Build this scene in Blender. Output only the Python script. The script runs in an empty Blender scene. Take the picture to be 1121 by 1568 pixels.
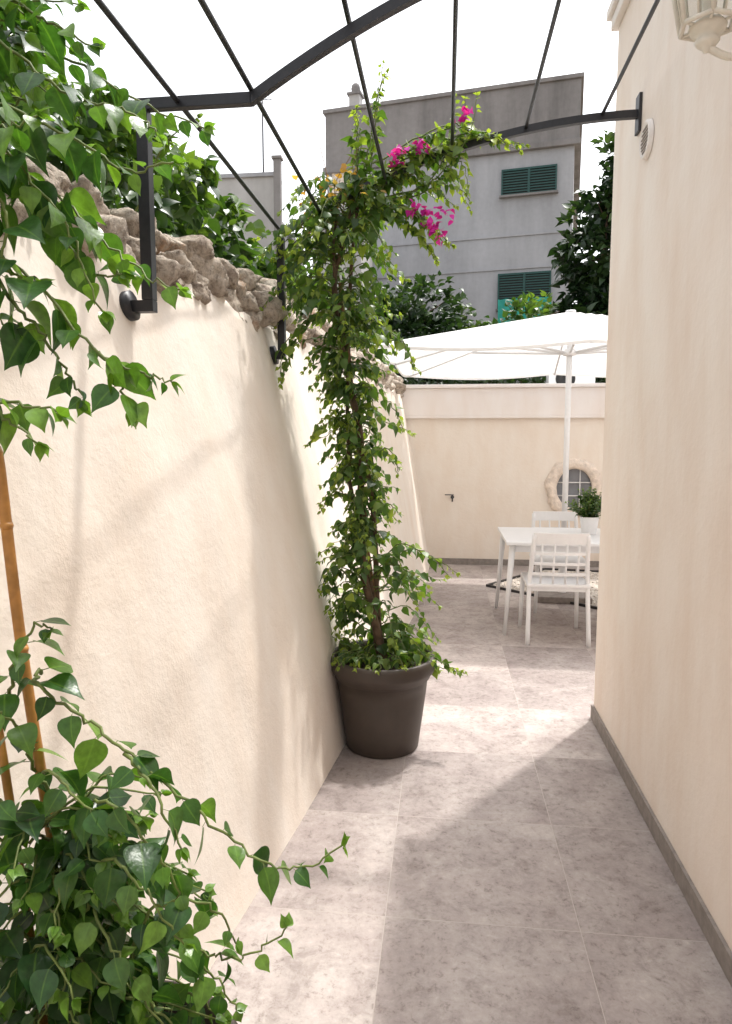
import bpy, bmesh, math, random
import numpy as np
from mathutils import Vector, Matrix, noise
random.seed(7); rng=np.random.default_rng(7)
S=bpy.context.scene
S.view_settings.view_transform='Standard'; S.view_settings.look='None'; S.view_settings.exposure=0; S.view_settings.gamma=1

# ---------------------------------------------------------------- helpers
def link(o,parent=None):
    S.collection.objects.link(o)
    if parent: o.parent=parent
    return o
def empty(name,loc=(0,0,0),rot=0,parent=None):
    e=bpy.data.objects.new(name,None); e.location=loc; e.rotation_euler=(0,0,rot); e.empty_display_size=.1
    return link(e,parent)
def mesh_obj(name,verts,faces,mat=None,parent=None,smooth=False):
    m=bpy.data.meshes.new(name); m.from_pydata([tuple(v) for v in verts],[],[tuple(f) for f in faces]); m.update()
    if smooth: m.polygons.foreach_set('use_smooth',[True]*len(m.polygons))
    if mat: m.materials.append(mat)
    return link(bpy.data.objects.new(name,m),parent)
def bm_obj(name,bm,mat=None,parent=None,smooth=False):
    m=bpy.data.meshes.new(name); bm.to_mesh(m); bm.free()
    if smooth: m.polygons.foreach_set('use_smooth',[True]*len(m.polygons))
    if mat: m.materials.append(mat)
    return link(bpy.data.objects.new(name,m),parent)
def box(name,lo,hi,mat,parent=None,bev=0.0):
    bm=bmesh.new(); bmesh.ops.create_cube(bm,size=1)
    c=[(a+b)/2 for a,b in zip(lo,hi)]; s=[b-a for a,b in zip(lo,hi)]
    for v in bm.verts: v.co=Vector((v.co.x*s[0]+c[0],v.co.y*s[1]+c[1],v.co.z*s[2]+c[2]))
    if bev>0: bmesh.ops.bevel(bm,geom=bm.edges[:],offset=bev,segments=2,affect='EDGES',profile=.7)
    return bm_obj(name,bm,mat,parent)
def tube_geo(pts,radii,n=8,square=False):
    pts=[Vector(p) for p in pts]; V=[];F=[]
    prevx=None
    for i,p in enumerate(pts):
        t=(pts[min(i+1,len(pts)-1)]-pts[max(i-1,0)]).normalized()
        if prevx is None:
            a=Vector((0,0,1)) if abs(t.z)<.9 else Vector((0,1,0))
            x=t.cross(a).normalized()
        else:
            x=(prevx-t*prevx.dot(t)).normalized()
        prevx=x; y=t.cross(x)
        r=radii[i] if hasattr(radii,'__len__') else radii
        for k in range(n):
            a=2*math.pi*(k+(.5 if square else 0))/n
            rr=r*(1.414 if square else 1)
            V.append(p+(x*math.cos(a)+y*math.sin(a))*rr)
    for i in range(len(pts)-1):
        for k in range(n):
            F.append((i*n+k,i*n+(k+1)%n,(i+1)*n+(k+1)%n,(i+1)*n+k))
    F.append(tuple(range(n))[::-1]); F.append(tuple((len(pts)-1)*n+k for k in range(n)))
    return V,F
def tube(name,pts,radii,mat,parent=None,n=8,square=False,smooth=True):
    V,F=tube_geo(pts,radii,n,square); return mesh_obj(name,V,F,mat,parent,smooth and not square)
def lathe(name,prof,mat,parent=None,n=48,loc=(0,0,0),smooth=True):
    V=[];F=[]
    for r,z in prof:
        for k in range(n):
            a=2*math.pi*k/n; V.append((loc[0]+r*math.cos(a),loc[1]+r*math.sin(a),loc[2]+z))
    for i in range(len(prof)-1):
        for k in range(n): F.append((i*n+k,i*n+(k+1)%n,(i+1)*n+(k+1)%n,(i+1)*n+k))
    return mesh_obj(name,V,F,mat,parent,smooth)

# ---------------------------------------------------------------- materials
def newmat(name):
    m=bpy.data.materials.new(name); m.use_nodes=True; nt=m.node_tree
    return m,nt,nt.nodes['Principled BSDF']
def N(nt,t,**k):
    n=nt.nodes.new(t)
    for a,b in k.items(): setattr(n,a,b)
    return n
def noise_node(nt,scale,detail=4,rough=.5,vec=None,dist=0):
    n=N(nt,'ShaderNodeTexNoise'); n.inputs['Scale'].default_value=scale; n.inputs['Detail'].default_value=detail
    n.inputs['Roughness'].default_value=rough; n.inputs['Distortion'].default_value=dist
    if vec is not None: nt.links.new(vec,n.inputs['Vector'])
    return n
def ramp(nt,fac,stops):
    r=N(nt,'ShaderNodeValToRGB'); el=r.color_ramp.elements
    while len(el)<len(stops): el.new(.5)
    for e,(p,c) in zip(el,stops): e.position=p; e.color=(*c,1)
    nt.links.new(fac,r.inputs['Fac']); return r
def mixc(nt,fac,a,b,mode='MIX'):
    m=N(nt,'ShaderNodeMix',data_type='RGBA',blend_type=mode)
    for s,i in ((fac,0),(a,6),(b,7)):
        if isinstance(s,(int,float)): m.inputs[i].default_value=s
        elif isinstance(s,tuple): m.inputs[i].default_value=(*s,1)
        else: nt.links.new(s,m.inputs[i])
    return m.outputs[2]
def bump(nt,h,bsdf,strength=.3,dist=.01):
    b=N(nt,'ShaderNodeBump'); b.inputs['Strength'].default_value=strength; b.inputs['Distance'].default_value=dist
    nt.links.new(h,b.inputs['Height']); nt.links.new(b.outputs[0],bsdf.inputs['Normal'])
def coords(nt,scale=(1,1,1),loc=(0,0,0)):
    tc=N(nt,'ShaderNodeTexCoord'); mp=N(nt,'ShaderNodeMapping'); mp.inputs['Scale'].default_value=scale; mp.inputs['Location'].default_value=loc
    nt.links.new(tc.outputs['Object'],mp.inputs['Vector']); return mp.outputs[0]
def plaster(name,c1,c2,c3,bs=.35,streak=(.95,.915,.885)):
    m,nt,b=newmat(name); v=coords(nt)
    n1=noise_node(nt,1.3,4,.6,v,.6)
    r1=ramp(nt,n1.outputs[0],[(.30,c1),(.5,c2),(.68,c3)])
    vs=coords(nt,(3,3,.9)); n4=noise_node(nt,1.2,4,.6,vs)
    r4=ramp(nt,n4.outputs[0],[(.33,streak),(.6,(1,1,1))])
    c=mixc(nt,1.,r1.outputs[0],r4.outputs[0],'MULTIPLY')
    nt.links.new(c,b.inputs['Base Color']); b.inputs['Roughness'].default_value=.92
    n5=noise_node(nt,13,5,.72,v)
    bump(nt,n5.outputs[0],b,bs,.010); return m
def simple(name,col,rough=.5,metal=0,var=.1,scale=20,bs=0.,bd=.003):
    m,nt,b=newmat(name); v=coords(nt); n=noise_node(nt,scale,3,.6,v)
    a=tuple(max(0,x*(1-var)) for x in col); c=tuple(min(1,x*(1+var)) for x in col)
    r=ramp(nt,n.outputs[0],[(.3,a),(.7,c)]); nt.links.new(r.outputs[0],b.inputs['Base Color'])
    b.inputs['Roughness'].default_value=rough; b.inputs['Metallic'].default_value=metal
    if bs: bump(nt,n.outputs[0],b,bs,bd)
    return m
def leafmat(name,dark,mid,light,trans=.3,rough=.38,mottle=False):
    m,nt,b=newmat(name)
    at=N(nt,'ShaderNodeAttribute',attribute_name='leafcol'); sp=N(nt,'ShaderNodeSeparateColor'); nt.links.new(at.outputs['Color'],sp.inputs[0])
    r=ramp(nt,sp.outputs[0],[(0,dark),(.55,mid),(1,light)]); c=r.outputs[0]
    if mottle:
        rib=ramp(nt,sp.outputs[1],[(0,(1,1,1)),(.10,(0,0,0))])
        v=coords(nt); n=noise_node(nt,70,2,.6,v); rn=ramp(nt,n.outputs[0],[(.3,(.75,.75,.75)),(.7,(1.2,1.2,1.2))])
        c=mixc(nt,1.,c,rn.outputs[0],'MULTIPLY')
        k=N(nt,'ShaderNodeMath',operation='MULTIPLY'); nt.links.new(rib.outputs[0],k.inputs[0]); k.inputs[1].default_value=.3
        c=mixc(nt,k.outputs[0],c,tuple(min(1,x*1.4) for x in light))
        bump(nt,n.outputs[0],b,.35,.003)
    nt.links.new(c,b.inputs['Base Color']); b.inputs['Roughness'].default_value=rough
    tr=N(nt,'ShaderNodeBsdfTranslucent'); tc=mixc(nt,1.,c,(2.2,2.3,.8),'MULTIPLY'); nt.links.new(tc,tr.inputs[0])
    mx=N(nt,'ShaderNodeMixShader'); mx.inputs[0].default_value=trans
    nt.links.new(b.outputs[0],mx.inputs[1]); nt.links.new(tr.outputs[0],mx.inputs[2])
    nt.links.new(mx.outputs[0],nt.nodes['Material Output'].inputs[0]); return m

M_wall=plaster('cream_plaster',(.82,.735,.645),(.84,.77,.69),(.85,.79,.715),.45)
M_wallR=plaster('peach_plaster',(.82,.72,.635),(.84,.755,.68),(.85,.78,.71),.3,(.93,.885,.85))
M_trim=plaster('white_plaster_trim',(.84,.79,.75),(.85,.80,.765),(.86,.82,.79),.2)
M_black=simple('black_metal',(.016,.016,.02),.42,.0,.2,60)
M_white=simple('white_painted_metal',(.78,.78,.785),.4,0,.02,30)
M_base=simple('grey_stone_skirting',(.25,.22,.20),.7,0,.2,25,.3)
M_potbrown=simple('brown_plastic',(.065,.05,.04),.5,0,.12,8,.1)
M_soil=simple('soil',(.05,.035,.025),.95,0,.4,60,.8,.02)
M_bamboo=simple('bamboo',(.45,.21,.05),.45,0,.35,18,.2)
M_stake=simple('weathered_cane',(.24,.13,.05),.6,0,.4,22,.3)
M_bark=simple('woody_stem',(.12,.075,.045),.8,0,.4,30,.6)
M_green=simple('green_stem',(.13,.17,.04),.6,0,.3,30)
M_leaf=leafmat('glossy_leaf',(.018,.055,.016),(.042,.112,.022),(.14,.26,.04),.32,.30,True)
M_leafB=leafmat('bougainvillea_leaf',(.028,.065,.014),(.075,.145,.028),(.27,.34,.06),.33,.40)
M_ivy=leafmat('ivy_leaf',(.015,.04,.012),(.045,.095,.022),(.14,.22,.045),.28,.36)
M_tree=leafmat('tree_leaf',(.012,.03,.012),(.035,.07,.022),(.10,.15,.045),.2,.4)
M_flower=leafmat('magenta_bract',(.36,.008,.26),(.52,.012,.38),(.62,.05,.5),.25,.6)
M_dry=leafmat('dry_leaf',(.35,.16,.04),(.45,.25,.08),(.5,.36,.15),.3,.7)

def rockmat():
    m,nt,b=newmat('rough_limestone'); v=coords(nt)
    n1=noise_node(nt,5,4,.65,v,.4); n2=noise_node(nt,30,6,.8,v)
    r=ramp(nt,n1.outputs[0],[(.32,(.24,.18,.14)),(.44,(.50,.42,.34)),(.58,(.62,.54,.45)),(.68,(.48,.31,.20))])
    r2=ramp(nt,n2.outputs[0],[(.35,(.40,.38,.37)),(.5,(.95,.95,.95)),(.65,(1.2,1.2,1.2))])
    nt.links.new(mixc(nt,1.,r.outputs[0],r2.outputs[0],'MULTIPLY'),b.inputs['Base Color']); b.inputs['Roughness'].default_value=.95
    bump(nt,n2.outputs[0],b,1.,.02); return m
M_rock=rockmat()

def tilemat():
    m,nt,b=newmat('grey_porcelain_tile')
    v=coords(nt,(1,1,1),(.174,-2.07,0))
    br=N(nt,'ShaderNodeTexBrick',offset=0.0,squash=1.0)
    for k,x in (('Scale',1),('Mortar Size',.0015),('Mortar Smooth',.3),('Bias',0),('Brick Width',.62),('Row Height',.605)): br.inputs[k].default_value=x
    br.inputs['Color1'].default_value=(0,0,0,1); br.inputs['Color2'].default_value=(1,1,1,1); br.inputs['Mortar'].default_value=(.5,.5,.5,1)
    nt.links.new(v,br.inputs['Vector'])
    va=N(nt,'ShaderNodeVectorMath',operation='SCALE'); nt.links.new(br.outputs['Color'],va.inputs[0]); va.inputs['Scale'].default_value=9
    vb=N(nt,'ShaderNodeVectorMath',operation='ADD'); nt.links.new(v,vb.inputs[0]); nt.links.new(va.outputs[0],vb.inputs[1])
    n1=noise_node(nt,2.6,5,.62,vb.outputs[0],.7); n2=noise_node(nt,34,5,.78,vb.outputs[0],.3); n3=noise_node(nt,8,5,.78,vb.outputs[0],.3)
    r1=ramp(nt,n1.outputs[0],[(.32,(.335,.287,.272)),(.5,(.40,.352,.332)),(.68,(.475,.43,.405))])
    r2=ramp(nt,n2.outputs[0],[(.34,(.66,.64,.63)),(.44,(.95,.945,.94)),(.58,(1.02,1.02,1.02)),(.70,(1.18,1.17,1.16))])
    r3=ramp(nt,n3.outputs[0],[(.36,(.77,.75,.745)),(.48,(.98,.98,.98)),(.64,(1.10,1.10,1.10))])
    rt=ramp(nt,br.outputs['Color'],[(0,(.80,.78,.78)),(1,(1.14,1.13,1.12))])
    c=mixc(nt,1.,r1.outputs[0],r2.outputs[0],'MULTIPLY'); c=mixc(nt,1.,c,r3.outputs[0],'MULTIPLY'); c=mixc(nt,1.,c,rt.outputs[0],'MULTIPLY')
    k=N(nt,'ShaderNodeMath',operation='MULTIPLY'); nt.links.new(br.outputs['Fac'],k.inputs[0]); k.inputs[1].default_value=.7
    c=mixc(nt,k.outputs[0],c,(.46,.41,.37)); nt.links.new(c,b.inputs['Base Color'])
    rr=ramp(nt,n2.outputs[0],[(.3,(.8,.8,.8)),(.7,(.55,.55,.55))]); nt.links.new(rr.outputs[0],b.inputs['Roughness'])
    a=N(nt,'ShaderNodeMath',operation='SUBTRACT'); nt.links.new(n2.outputs[0],a.inputs[0]); nt.links.new(br.outputs['Fac'],a.inputs[1])
    bump(nt,a.outputs[0],b,.4,.004); return m
M_tile=tilemat()

def concrete(name,base,streak=.5,fine=.08):
    m,nt,b=newmat(name); v=coords(nt,(1.2,1.2,.16)); n=noise_node(nt,1.6,5,.6,v); v2=coords(nt); n2=noise_node(nt,.6,4,.6,v2); n3=noise_node(nt,9,3,.6,v2)
    d=tuple(x*(1-streak) for x in base); l=tuple(min(1,x*1.08) for x in base)
    r=ramp(nt,n.outputs[0],[(.3,d),(.55,base),(.75,l)]); r2=ramp(nt,n2.outputs[0],[(.3,(.88,.88,.88)),(.7,(1.06,1.06,1.06))]); r3=ramp(nt,n3.outputs[0],[(.3,(1-fine,)*3),(.7,(1.03,)*3)])
    c=mixc(nt,1.,r.outputs[0],r2.outputs[0],'MULTIPLY'); c=mixc(nt,1.,c,r3.outputs[0],'MULTIPLY')
    nt.links.new(c,b.inputs['Base Color']); b.inputs['Roughness'].default_value=.9; return m
M_conc=concrete('weathered_concrete',(.27,.255,.252),.35,.10)
M_render=concrete('grey_render',(.42,.425,.45),.20,.06)
M_render2=concrete('pale_render',(.52,.51,.50),.16,.05)
M_shut=simple('green_shutter',(.012,.065,.058),.5,0,.15,10)
M_teal=simple('teal_cloth',(.04,.36,.30),.8,0,.15,5)
M_dark=simple('dark_opening',(.02,.02,.02),.6)

# ---------------------------------------------------------------- leaf engine (bulk)
def leaf_template(rows=5,w=.36,fold=.22,curl=.22):
    st=[0]+[ (i+1)/(rows+1) for i in range(rows)]+[1]
    V=[];F=[];side=[]
    def hw(t): return w*(math.sin(math.pi*min(1,t)**.62))**.9*(1.0 if t<.6 else 1-.35*(t-.6)/.4)
    V.append((0,0,0)); side.append(0)
    for t in st[1:-1]:
        h=hw(t); z=-curl*t*t
        V+= [(-h,t,z+fold*h),(0,t,z),(h,t,z+fold*h)]; side+=[1,0,1]
    V.append((0,1.04,-curl*1.15)); side.append(0)
    F+=[(0,2,1),(0,3,2)]
    for i in range(rows-1):
        a=1+3*i; b=a+3
        F+=[(a,a+1,b+1,b),(a+1,a+2,b+2,b+1)]
    a=1+3*(rows-1); e=len(V)-1
    F+=[(a,a+1,e),(a+1,a+2,e)]
    return np.array(V),F,np.array(side,float)
T_NEAR=leaf_template(9,.42,.22,.26); T_MID=leaf_template(4,.37,.3,.3); T_FAR=leaf_template(1,.36,.3,.25)
_p=[(.05*math.cos(a),y,.05*math.sin(a)) for y in (0,1) for a in (0,2.09,4.19)]
T_PET=(np.array(_p),[(0,1,4,3),(1,2,5,4),(2,0,3,5)],np.ones(6))
TPL=[T_NEAR,T_MID,T_FAR,T_PET]
class Plant:
    def __init__(s): s.V=[];s.F=[];s.C=[];s.M=[];s.n=0; s.L=[]
    def leaf(s,p,d,size,tone,T=T_MID,mi=0,wx=1.):
        ti=next(i for i,t in enumerate(TPL) if t is T)
        s.L.append((ti,mi,size,tone,wx,p[0],p[1],p[2],d[0],d[1],d[2]))
    def tube(s,pts,rad,mi,n=5,tone=.5):
        V,F=tube_geo(pts,rad,n); s.V.append(np.array([tuple(v) for v in V])); s.F+=[tuple(i+s.n for i in f) for f in F]; s.M+=[mi]*len(F)
        c=np.zeros((len(V),4)); c[:,0]=tone; c[:,1]=1; c[:,3]=1; s.C.append(c); s.n+=len(V)
    def flush(s):
        if not s.L: return
        A=np.array(s.L,float); s.L=[]
        for ti,(tv,tf,sd) in enumerate(TPL):
            B=A[A[:,0]==ti]
            if len(B)==0: continue
            k=len(B); nv=len(tv); d=B[:,8:11]; d=d/(np.linalg.norm(d,axis=1,keepdims=True)+1e-9)
            up=np.stack([rng.normal(0,.5,k),rng.normal(0,.5,k),np.ones(k)],1)
            x=np.cross(d,up); x/=np.linalg.norm(x,axis=1,keepdims=True)+1e-9; z=np.cross(x,d)
            cu=rng.uniform(.3,1.7,k) if ti!=3 else np.ones(k)
            tw=rng.normal(0,.12,k) if ti!=3 else np.zeros(k)
            P=tv[None,:,0:1]*(x*B[:,4:5])[:,None,:]+tv[None,:,1:2]*d[:,None,:]+tv[None,:,2:3]*(z*cu[:,None])[:,None,:]+(tv[None,:,1:2]**2)*(x*tw[:,None])[:,None,:]
            P=P*B[:,2][:,None,None]+B[:,5:8][:,None,:]
            s.V.append(P.reshape(-1,3))
            C=np.zeros((k,nv,4)); C[:,:,0]=B[:,3:4]; C[:,:,1]=sd[None,:]; C[:,:,3]=1; s.C.append(C.reshape(-1,4))
            mi=B[:,1].astype(int)
            for i in range(k):
                o=s.n+i*nv
                for f in tf: s.F.append(tuple([o+q for q in f]))
                s.M+=[int(mi[i])]*len(tf)
            s.n+=k*nv
    def build(s,name,mats,parent=None,off=None):
        s.flush()
        m=bpy.data.meshes.new(name); V=np.concatenate(s.V)
        if off is not None: V=V-np.array(off)
        m.from_pydata(V.tolist(),[],s.F)
        for k in mats: m.materials.append(k)
        m.polygons.foreach_set('material_index',s.M); m.polygons.foreach_set('use_smooth',[True]*len(s.F))
        a=m.color_attributes.new('leafcol','FLOAT_COLOR','POINT'); a.data.foreach_set('color',np.concatenate(s.C).ravel())
        m.update(); return link(bpy.data.objects.new(name,m),parent)
def catmull(pts,seg=8):
    pts=[np.array(p,float) for p in pts]; P=[pts[0]*2-pts[1]]+pts+[pts[-1]*2-pts[-2]]; out=[]
    for i in range(1,len(P)-2):
        for k in range(seg):
            t=k/seg; a,b,c,d=P[i-1:i+3]
            out.append(.5*((2*b)+(-a+c)*t+(2*a-5*b+4*c-d)*t*t+(-a+3*b-3*c+d)*t**3))
    out.append(pts[-1]); return out
def vine(pl,pts,r0,r1,spacing,size,T,mi_leaf=0,mi_stem=1,tone=(.15,.7),start=0.,droop=.55,jit=.006,limit=None,seg=8,tips=3):
    P=catmull(pts,seg)
    P=[p+rng.normal(0,jit,3) for p in P]
    if limit: P=[limit(p) for p in P]
    n=len(P); pl.tube(P,[r0+(r1-r0)*i/(n-1) for i in range(n)],mi_stem,5)
    cum=[0]
    for i in range(1,n): cum.append(cum[-1]+np.linalg.norm(P[i]-P[i-1]))
    L=cum[-1]; s=max(start*L,spacing*.5); k=rng.integers(0,2)
    while s<=L:
        i=min(n-2,max(0,int(np.searchsorted(cum,s))-1)); f=(s-cum[i])/max(1e-6,cum[i+1]-cum[i]); p=P[i]*(1-f)+P[i+1]*f
        t=P[i+1]-P[i]; t/=np.linalg.norm(t)+1e-9
        side=np.cross(t,(0,0,1.)); ns=np.linalg.norm(side); side=side/ns if ns>.1 else np.array((1.,0,0))
        sg=1 if k%2 else -1; k+=1
        d=side*sg*rng.uniform(.4,1)+t*rng.uniform(.2,.8)+rng.normal(0,.25,3)+np.array((0,0,-droop*rng.uniform(.3,1.6)))
        d/=np.linalg.norm(d)
        tip=s/L; sz=size*rng.uniform(.6,1.2)*(1 if tip<.7 else 1-.6*(tip-.7)/.3)
        pd=(d*.4+side*sg*.3+np.array((0,0,.15)))*sz*.40; pe=p+pd
        if size>.04: pl.leaf(p,pd,np.linalg.norm(pd)*1.02,.5,T_PET,mi_stem)
        tn=rng.uniform(*tone)+(.35*(tip-.7)/.3 if tip>.7 else 0)+(.3 if rng.random()<.12 else 0)
        pl.leaf(pe,d,sz,min(1,max(0,tn)),T,mi_leaf)
        s+=spacing*rng.uniform(.7,1.3)
    for q in range(tips):
        d=(P[-1]-P[-3]); d/=np.linalg.norm(d)+1e-9
        pl.leaf(P[-1],d+rng.normal(0,.5,3),size*.4,.9,T,mi_leaf)

# ---------------------------------------------------------------- ground + floor
mesh_obj('ground',[(-300,-300,-.02),(300,-300,-.02),(300,300,-.02),(-300,300,-.02)],[(0,1,2,3)],simple('dry_ground',(.22,.18,.13),.95,0,.3,1.5,.5,.05))
mesh_obj('patio_floor',[(-2,-4,0),(6,-4,0),(6,8.6,0),(-2,8.6,0)],[(0,1,2,3)],M_tile)

# ---------------------------------------------------------------- left wall
BY=[-4,0,1.1,1.88,2.39,2.84,3.4,4.6,6.08,7.75,8.6]; BX=[-1.15,-.86,-.75,-.65,-.585,-.53,-.475,-.36,-.24,-.175,-.16]
def wall_x(y,z):
    b=float(np.interp(y,BY,BX)); u=.038*noise.noise((y*.9,z*.45,3.1))+.018*noise.noise((y*3.0,z*.8,7.7))+.005*noise.noise((y*8,z*4,1.7))
    u+= .05*math.exp(-((y-3.0-.12*z)/.35)**2)*math.sin(min(1,z/2.2)*math.pi)
    return b-.18*z+u*min(1,z/.35+.15)
def wall_top(y): return 2.12+.05*noise.noise((y*1.7,0,5))+.03*noise.noise((y*6,0,9))
lw=empty('garden_wall')
ny,nz=420,56; V=[];F=[]
for i in range(ny+1):
    y=-4+12.55*i/ny; zt=wall_top(y)
    for j in range(nz+1):
        z=zt*j/nz; V.append((wall_x(y,z),y,z-.01))
    V.append((wall_x(y,zt)-.05,y,zt+.02)); V.append((wall_x(y,zt)-.45,y,zt+.02)); V.append((wall_x(y,zt)-.5,y,-.01))
w=nz+4
for i in range(ny):
    for j in range(w-1): F.append((i*w+j,(i+1)*w+j,(i+1)*w+j+1,i*w+j+1))
F=[f[::-1] for f in F]
mesh_obj('plaster_face',V,F,M_wall,lw,True)
bm=bmesh.new(); y=-3.8
def rock(bm,c,s,seed):
    yy=c[1]; sub=4 if .9<yy<3.4 else (3 if yy>.5 else 2)
    r=bmesh.ops.create_icosphere(bm,subdivisions=sub,radius=1); R=Matrix.Rotation(random.uniform(0,6),3,'Z')@Matrix.Rotation(random.uniform(-.5,.5),3,'X')
    # random cutting planes make a broken, angular stone
    pls=[(Vector((random.gauss(0,1),random.gauss(0,1),random.gauss(0,1))).normalized(),random.uniform(.55,.85)) for _ in range(11)]
    for v in r['verts']:
        d=v.co.normalized(); k=1.05
        for nrm,dd in pls:
            q=d.dot(nrm)
            if q>1e-3: k=min(k,dd/q)
        q=d*1.3+Vector((seed*3.7,seed*1.3,0))
        k*=1+.12*noise.noise(q*2)+.10*noise.noise(q*5)+.07*noise.noise(q*11)
        p=d*k*1.2; p=R@Vector((p.x*s[0],p.y*s[1],p.z*s[2])); v.co=Vector(c)+p
i=0
while y<8.5:
    s=random.uniform(.06,.13); zt=wall_top(y)
    rock(bm,(wall_x(y,zt)-.075+random.uniform(-.03,.03),y,zt+.03+random.uniform(-.06,.04)),(s*random.uniform(.7,1),s*1.15,s*random.uniform(.6,.9)),i)
    s2=random.uniform(.05,.095); rock(bm,(wall_x(y,zt)-.12+random.uniform(-.06,.04),y+random.uniform(-.1,.1),zt+.13+random.uniform(-.04,.05)),(s2,s2*1.3,s2*.85),i+.5)
    if random.random()<.5:
        s2=random.uniform(.025,.05); rock(bm,(wall_x(y,zt)-.01,y+random.uniform(-.1,.1),zt-.02+random.uniform(-.05,.04)),(s2,s2*1.2,s2*.75),i+.7)
    y+=s*1.05; i+=1
bm_obj('rubble_coping',bm,M_rock,lw,True)
box('garden_terrace',(-9,-4,0),(-1.35,8.5,1.95),M_soil)

# ---------------------------------------------------------------- right house
rh=empty('plastered_house')
box('house_walls',(.842,-4,-.01),(6,3.785,3.60),M_wallR,rh)
box('cornice',(.81,-4.03,3.602),(6.03,3.82,3.66),M_trim,rh,.01)
box('roof_slab',(.79,-4.05,3.662),(6.05,3.84,3.71),M_trim,rh,.01)
box('skirting',(.828,-4,0.001),(.8415,3.797,.078),M_base,rh,.002)
box('skirting_end',(.842,3.7855,0.001),(6,3.7975,.078),M_base,rh,.002)

# far wall
fw=empty('courtyard_wall')
box('wall_body',(-.75,8.46,-.01),(6,8.72,2.16),M_wall,fw)
box('upper_band',(-.75,8.425,1.83),(6,8.459,2.16),M_trim,fw,.006)
box('band_moulding',(-.75,8.405,1.80),(6,8.458,1.829),M_trim,fw,.006)
box('coping',(-.75,8.39,2.161),(6,8.76,2.205),M_trim,fw,.01)
box('skirting',(-.2,8.444,.001),(6,8.459,.075),M_base,fw,.002)
sw=empty('side_wall')
box('wall_body',(5.2,3.8,-.01),(5.45,8.4,2.3),M_wall,sw)
box('coping',(5.17,3.8,2.301),(5.48,8.38,2.34),M_trim,sw,.01)

# oval window
ow=empty('oval_window',(1.55,8.46,.96))
bm=bmesh.new(); n=72; rings=[(.215,.245,-.002),(.205,.235,-.05),(.225,.26,-.07),(.28,.30,-.075),(.325,.345,-.06),(.34,.36,0)]
vs=[]
for ri,(a,b_,yy) in enumerate(rings):
    row=[]
    for k in range(n):
        t=2*math.pi*k/n; j=1+(.07*noise.noise((math.cos(t)*2.2,math.sin(t)*2.2,ri*.2))+.05*noise.noise((math.cos(t)*7,math.sin(t)*7,ri)))*(1 if ri>2 else .3)
        row.append(bm.verts.new((a*j*math.cos(t),yy+.008*noise.noise((math.cos(t)*9,math.sin(t)*9,ri)),b_*j*math.sin(t))))
    vs.append(row)
for r in range(len(vs)-1):
    for k in range(n): bm.faces.new((vs[r][k],vs[r][(k+1)%n],vs[r+1][(k+1)%n],vs[r+1][k]))
M_sur=simple('pale_carved_stone',(.76,.66,.57),.9,0,.22,14,.9,.03)
bm_obj('stone_surround',bm,M_sur,ow,True)
mesh_obj('glass',[(.21*math.cos(2*math.pi*k/48),-.004,.24*math.sin(2*math.pi*k/48)) for k in range(48)],[tuple(range(48))],simple('window_pane',(.17,.18,.2),.15,0,.2,4),ow)
for i,x in enumerate((-.07,.07)):
    h=.235*math.sqrt(1-(x/.21)**2); tube('bar_v%d'%i,[(x,-.02,-h),(x,-.02,h)],.007,M_white,ow)
for i,z in enumerate((-.09,.07)):
    h=.205*math.sqrt(1-(z/.24)**2); tube('bar_h%d'%i,[(-h,-.02,z),(h,-.02,z)],.007,M_white,ow)
tp=empty('wall_tap',(.10,8.44,.84))
lathe('rose',[(0,.0),(.022,0),(.022,.006),(0,.006)],M_black,tp,16).rotation_euler=(math.radians(90),0,0)
tube('spout',[(0,0,0),(0,-.06,0),(0,-.085,-.01),(0,-.09,-.05)],.009,M_black,tp)
tube('stem',[(0,-.045,0),(0,-.045,.03)],.006,M_black,tp); tube('handle',[(-.09,-.05,.032),(.015,-.045,.03)],.006,M_black,tp)

# gravel bed with steel edging
gb=empty('gravel_bed')
gv=[(.46,7.19),(1.34,6.38),(2.4,5.5),(3.6,6.6),(2.6,8.0),(1.2,8.2)]
mesh_obj('gravel_base',[(x,y,.004) for x,y in gv],[tuple(range(6))],simple('gravel_base',(.5,.45,.4),.9,0,.5,70,.8,.01),gb)
tube('steel_edging',[(x,y,.012) for x,y in gv+[gv[0]]],.012,M_black,gb,4,True)
bm=bmesh.new()
def inpoly(x,y):
    c=False; j=len(gv)-1
    for i in range(len(gv)):
        if (gv[i][1]>y)!=(gv[j][1]>y) and x<(gv[j][0]-gv[i][0])*(y-gv[i][1])/(gv[j][1]-gv[i][1])+gv[i][0]: c=not c
        j=i
    return c
for i in range(2600):
    x=random.uniform(.46,3.2); y=random.uniform(5.6,8.1)
    if inpoly(x,y):
        r=bmesh.ops.create_icosphere(bm,subdivisions=1,radius=random.uniform(.008,.018))
        for v in r['verts']: v.co=Vector((v.co.x*random.uniform(.8,1.2)+x,v.co.y*random.uniform(.8,1.2)+y,v.co.z*.7+.008))
bm_obj('pebbles',bm,simple('pale_pebble',(.62,.56,.5),.85,0,.4,25),gb,True)

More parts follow.
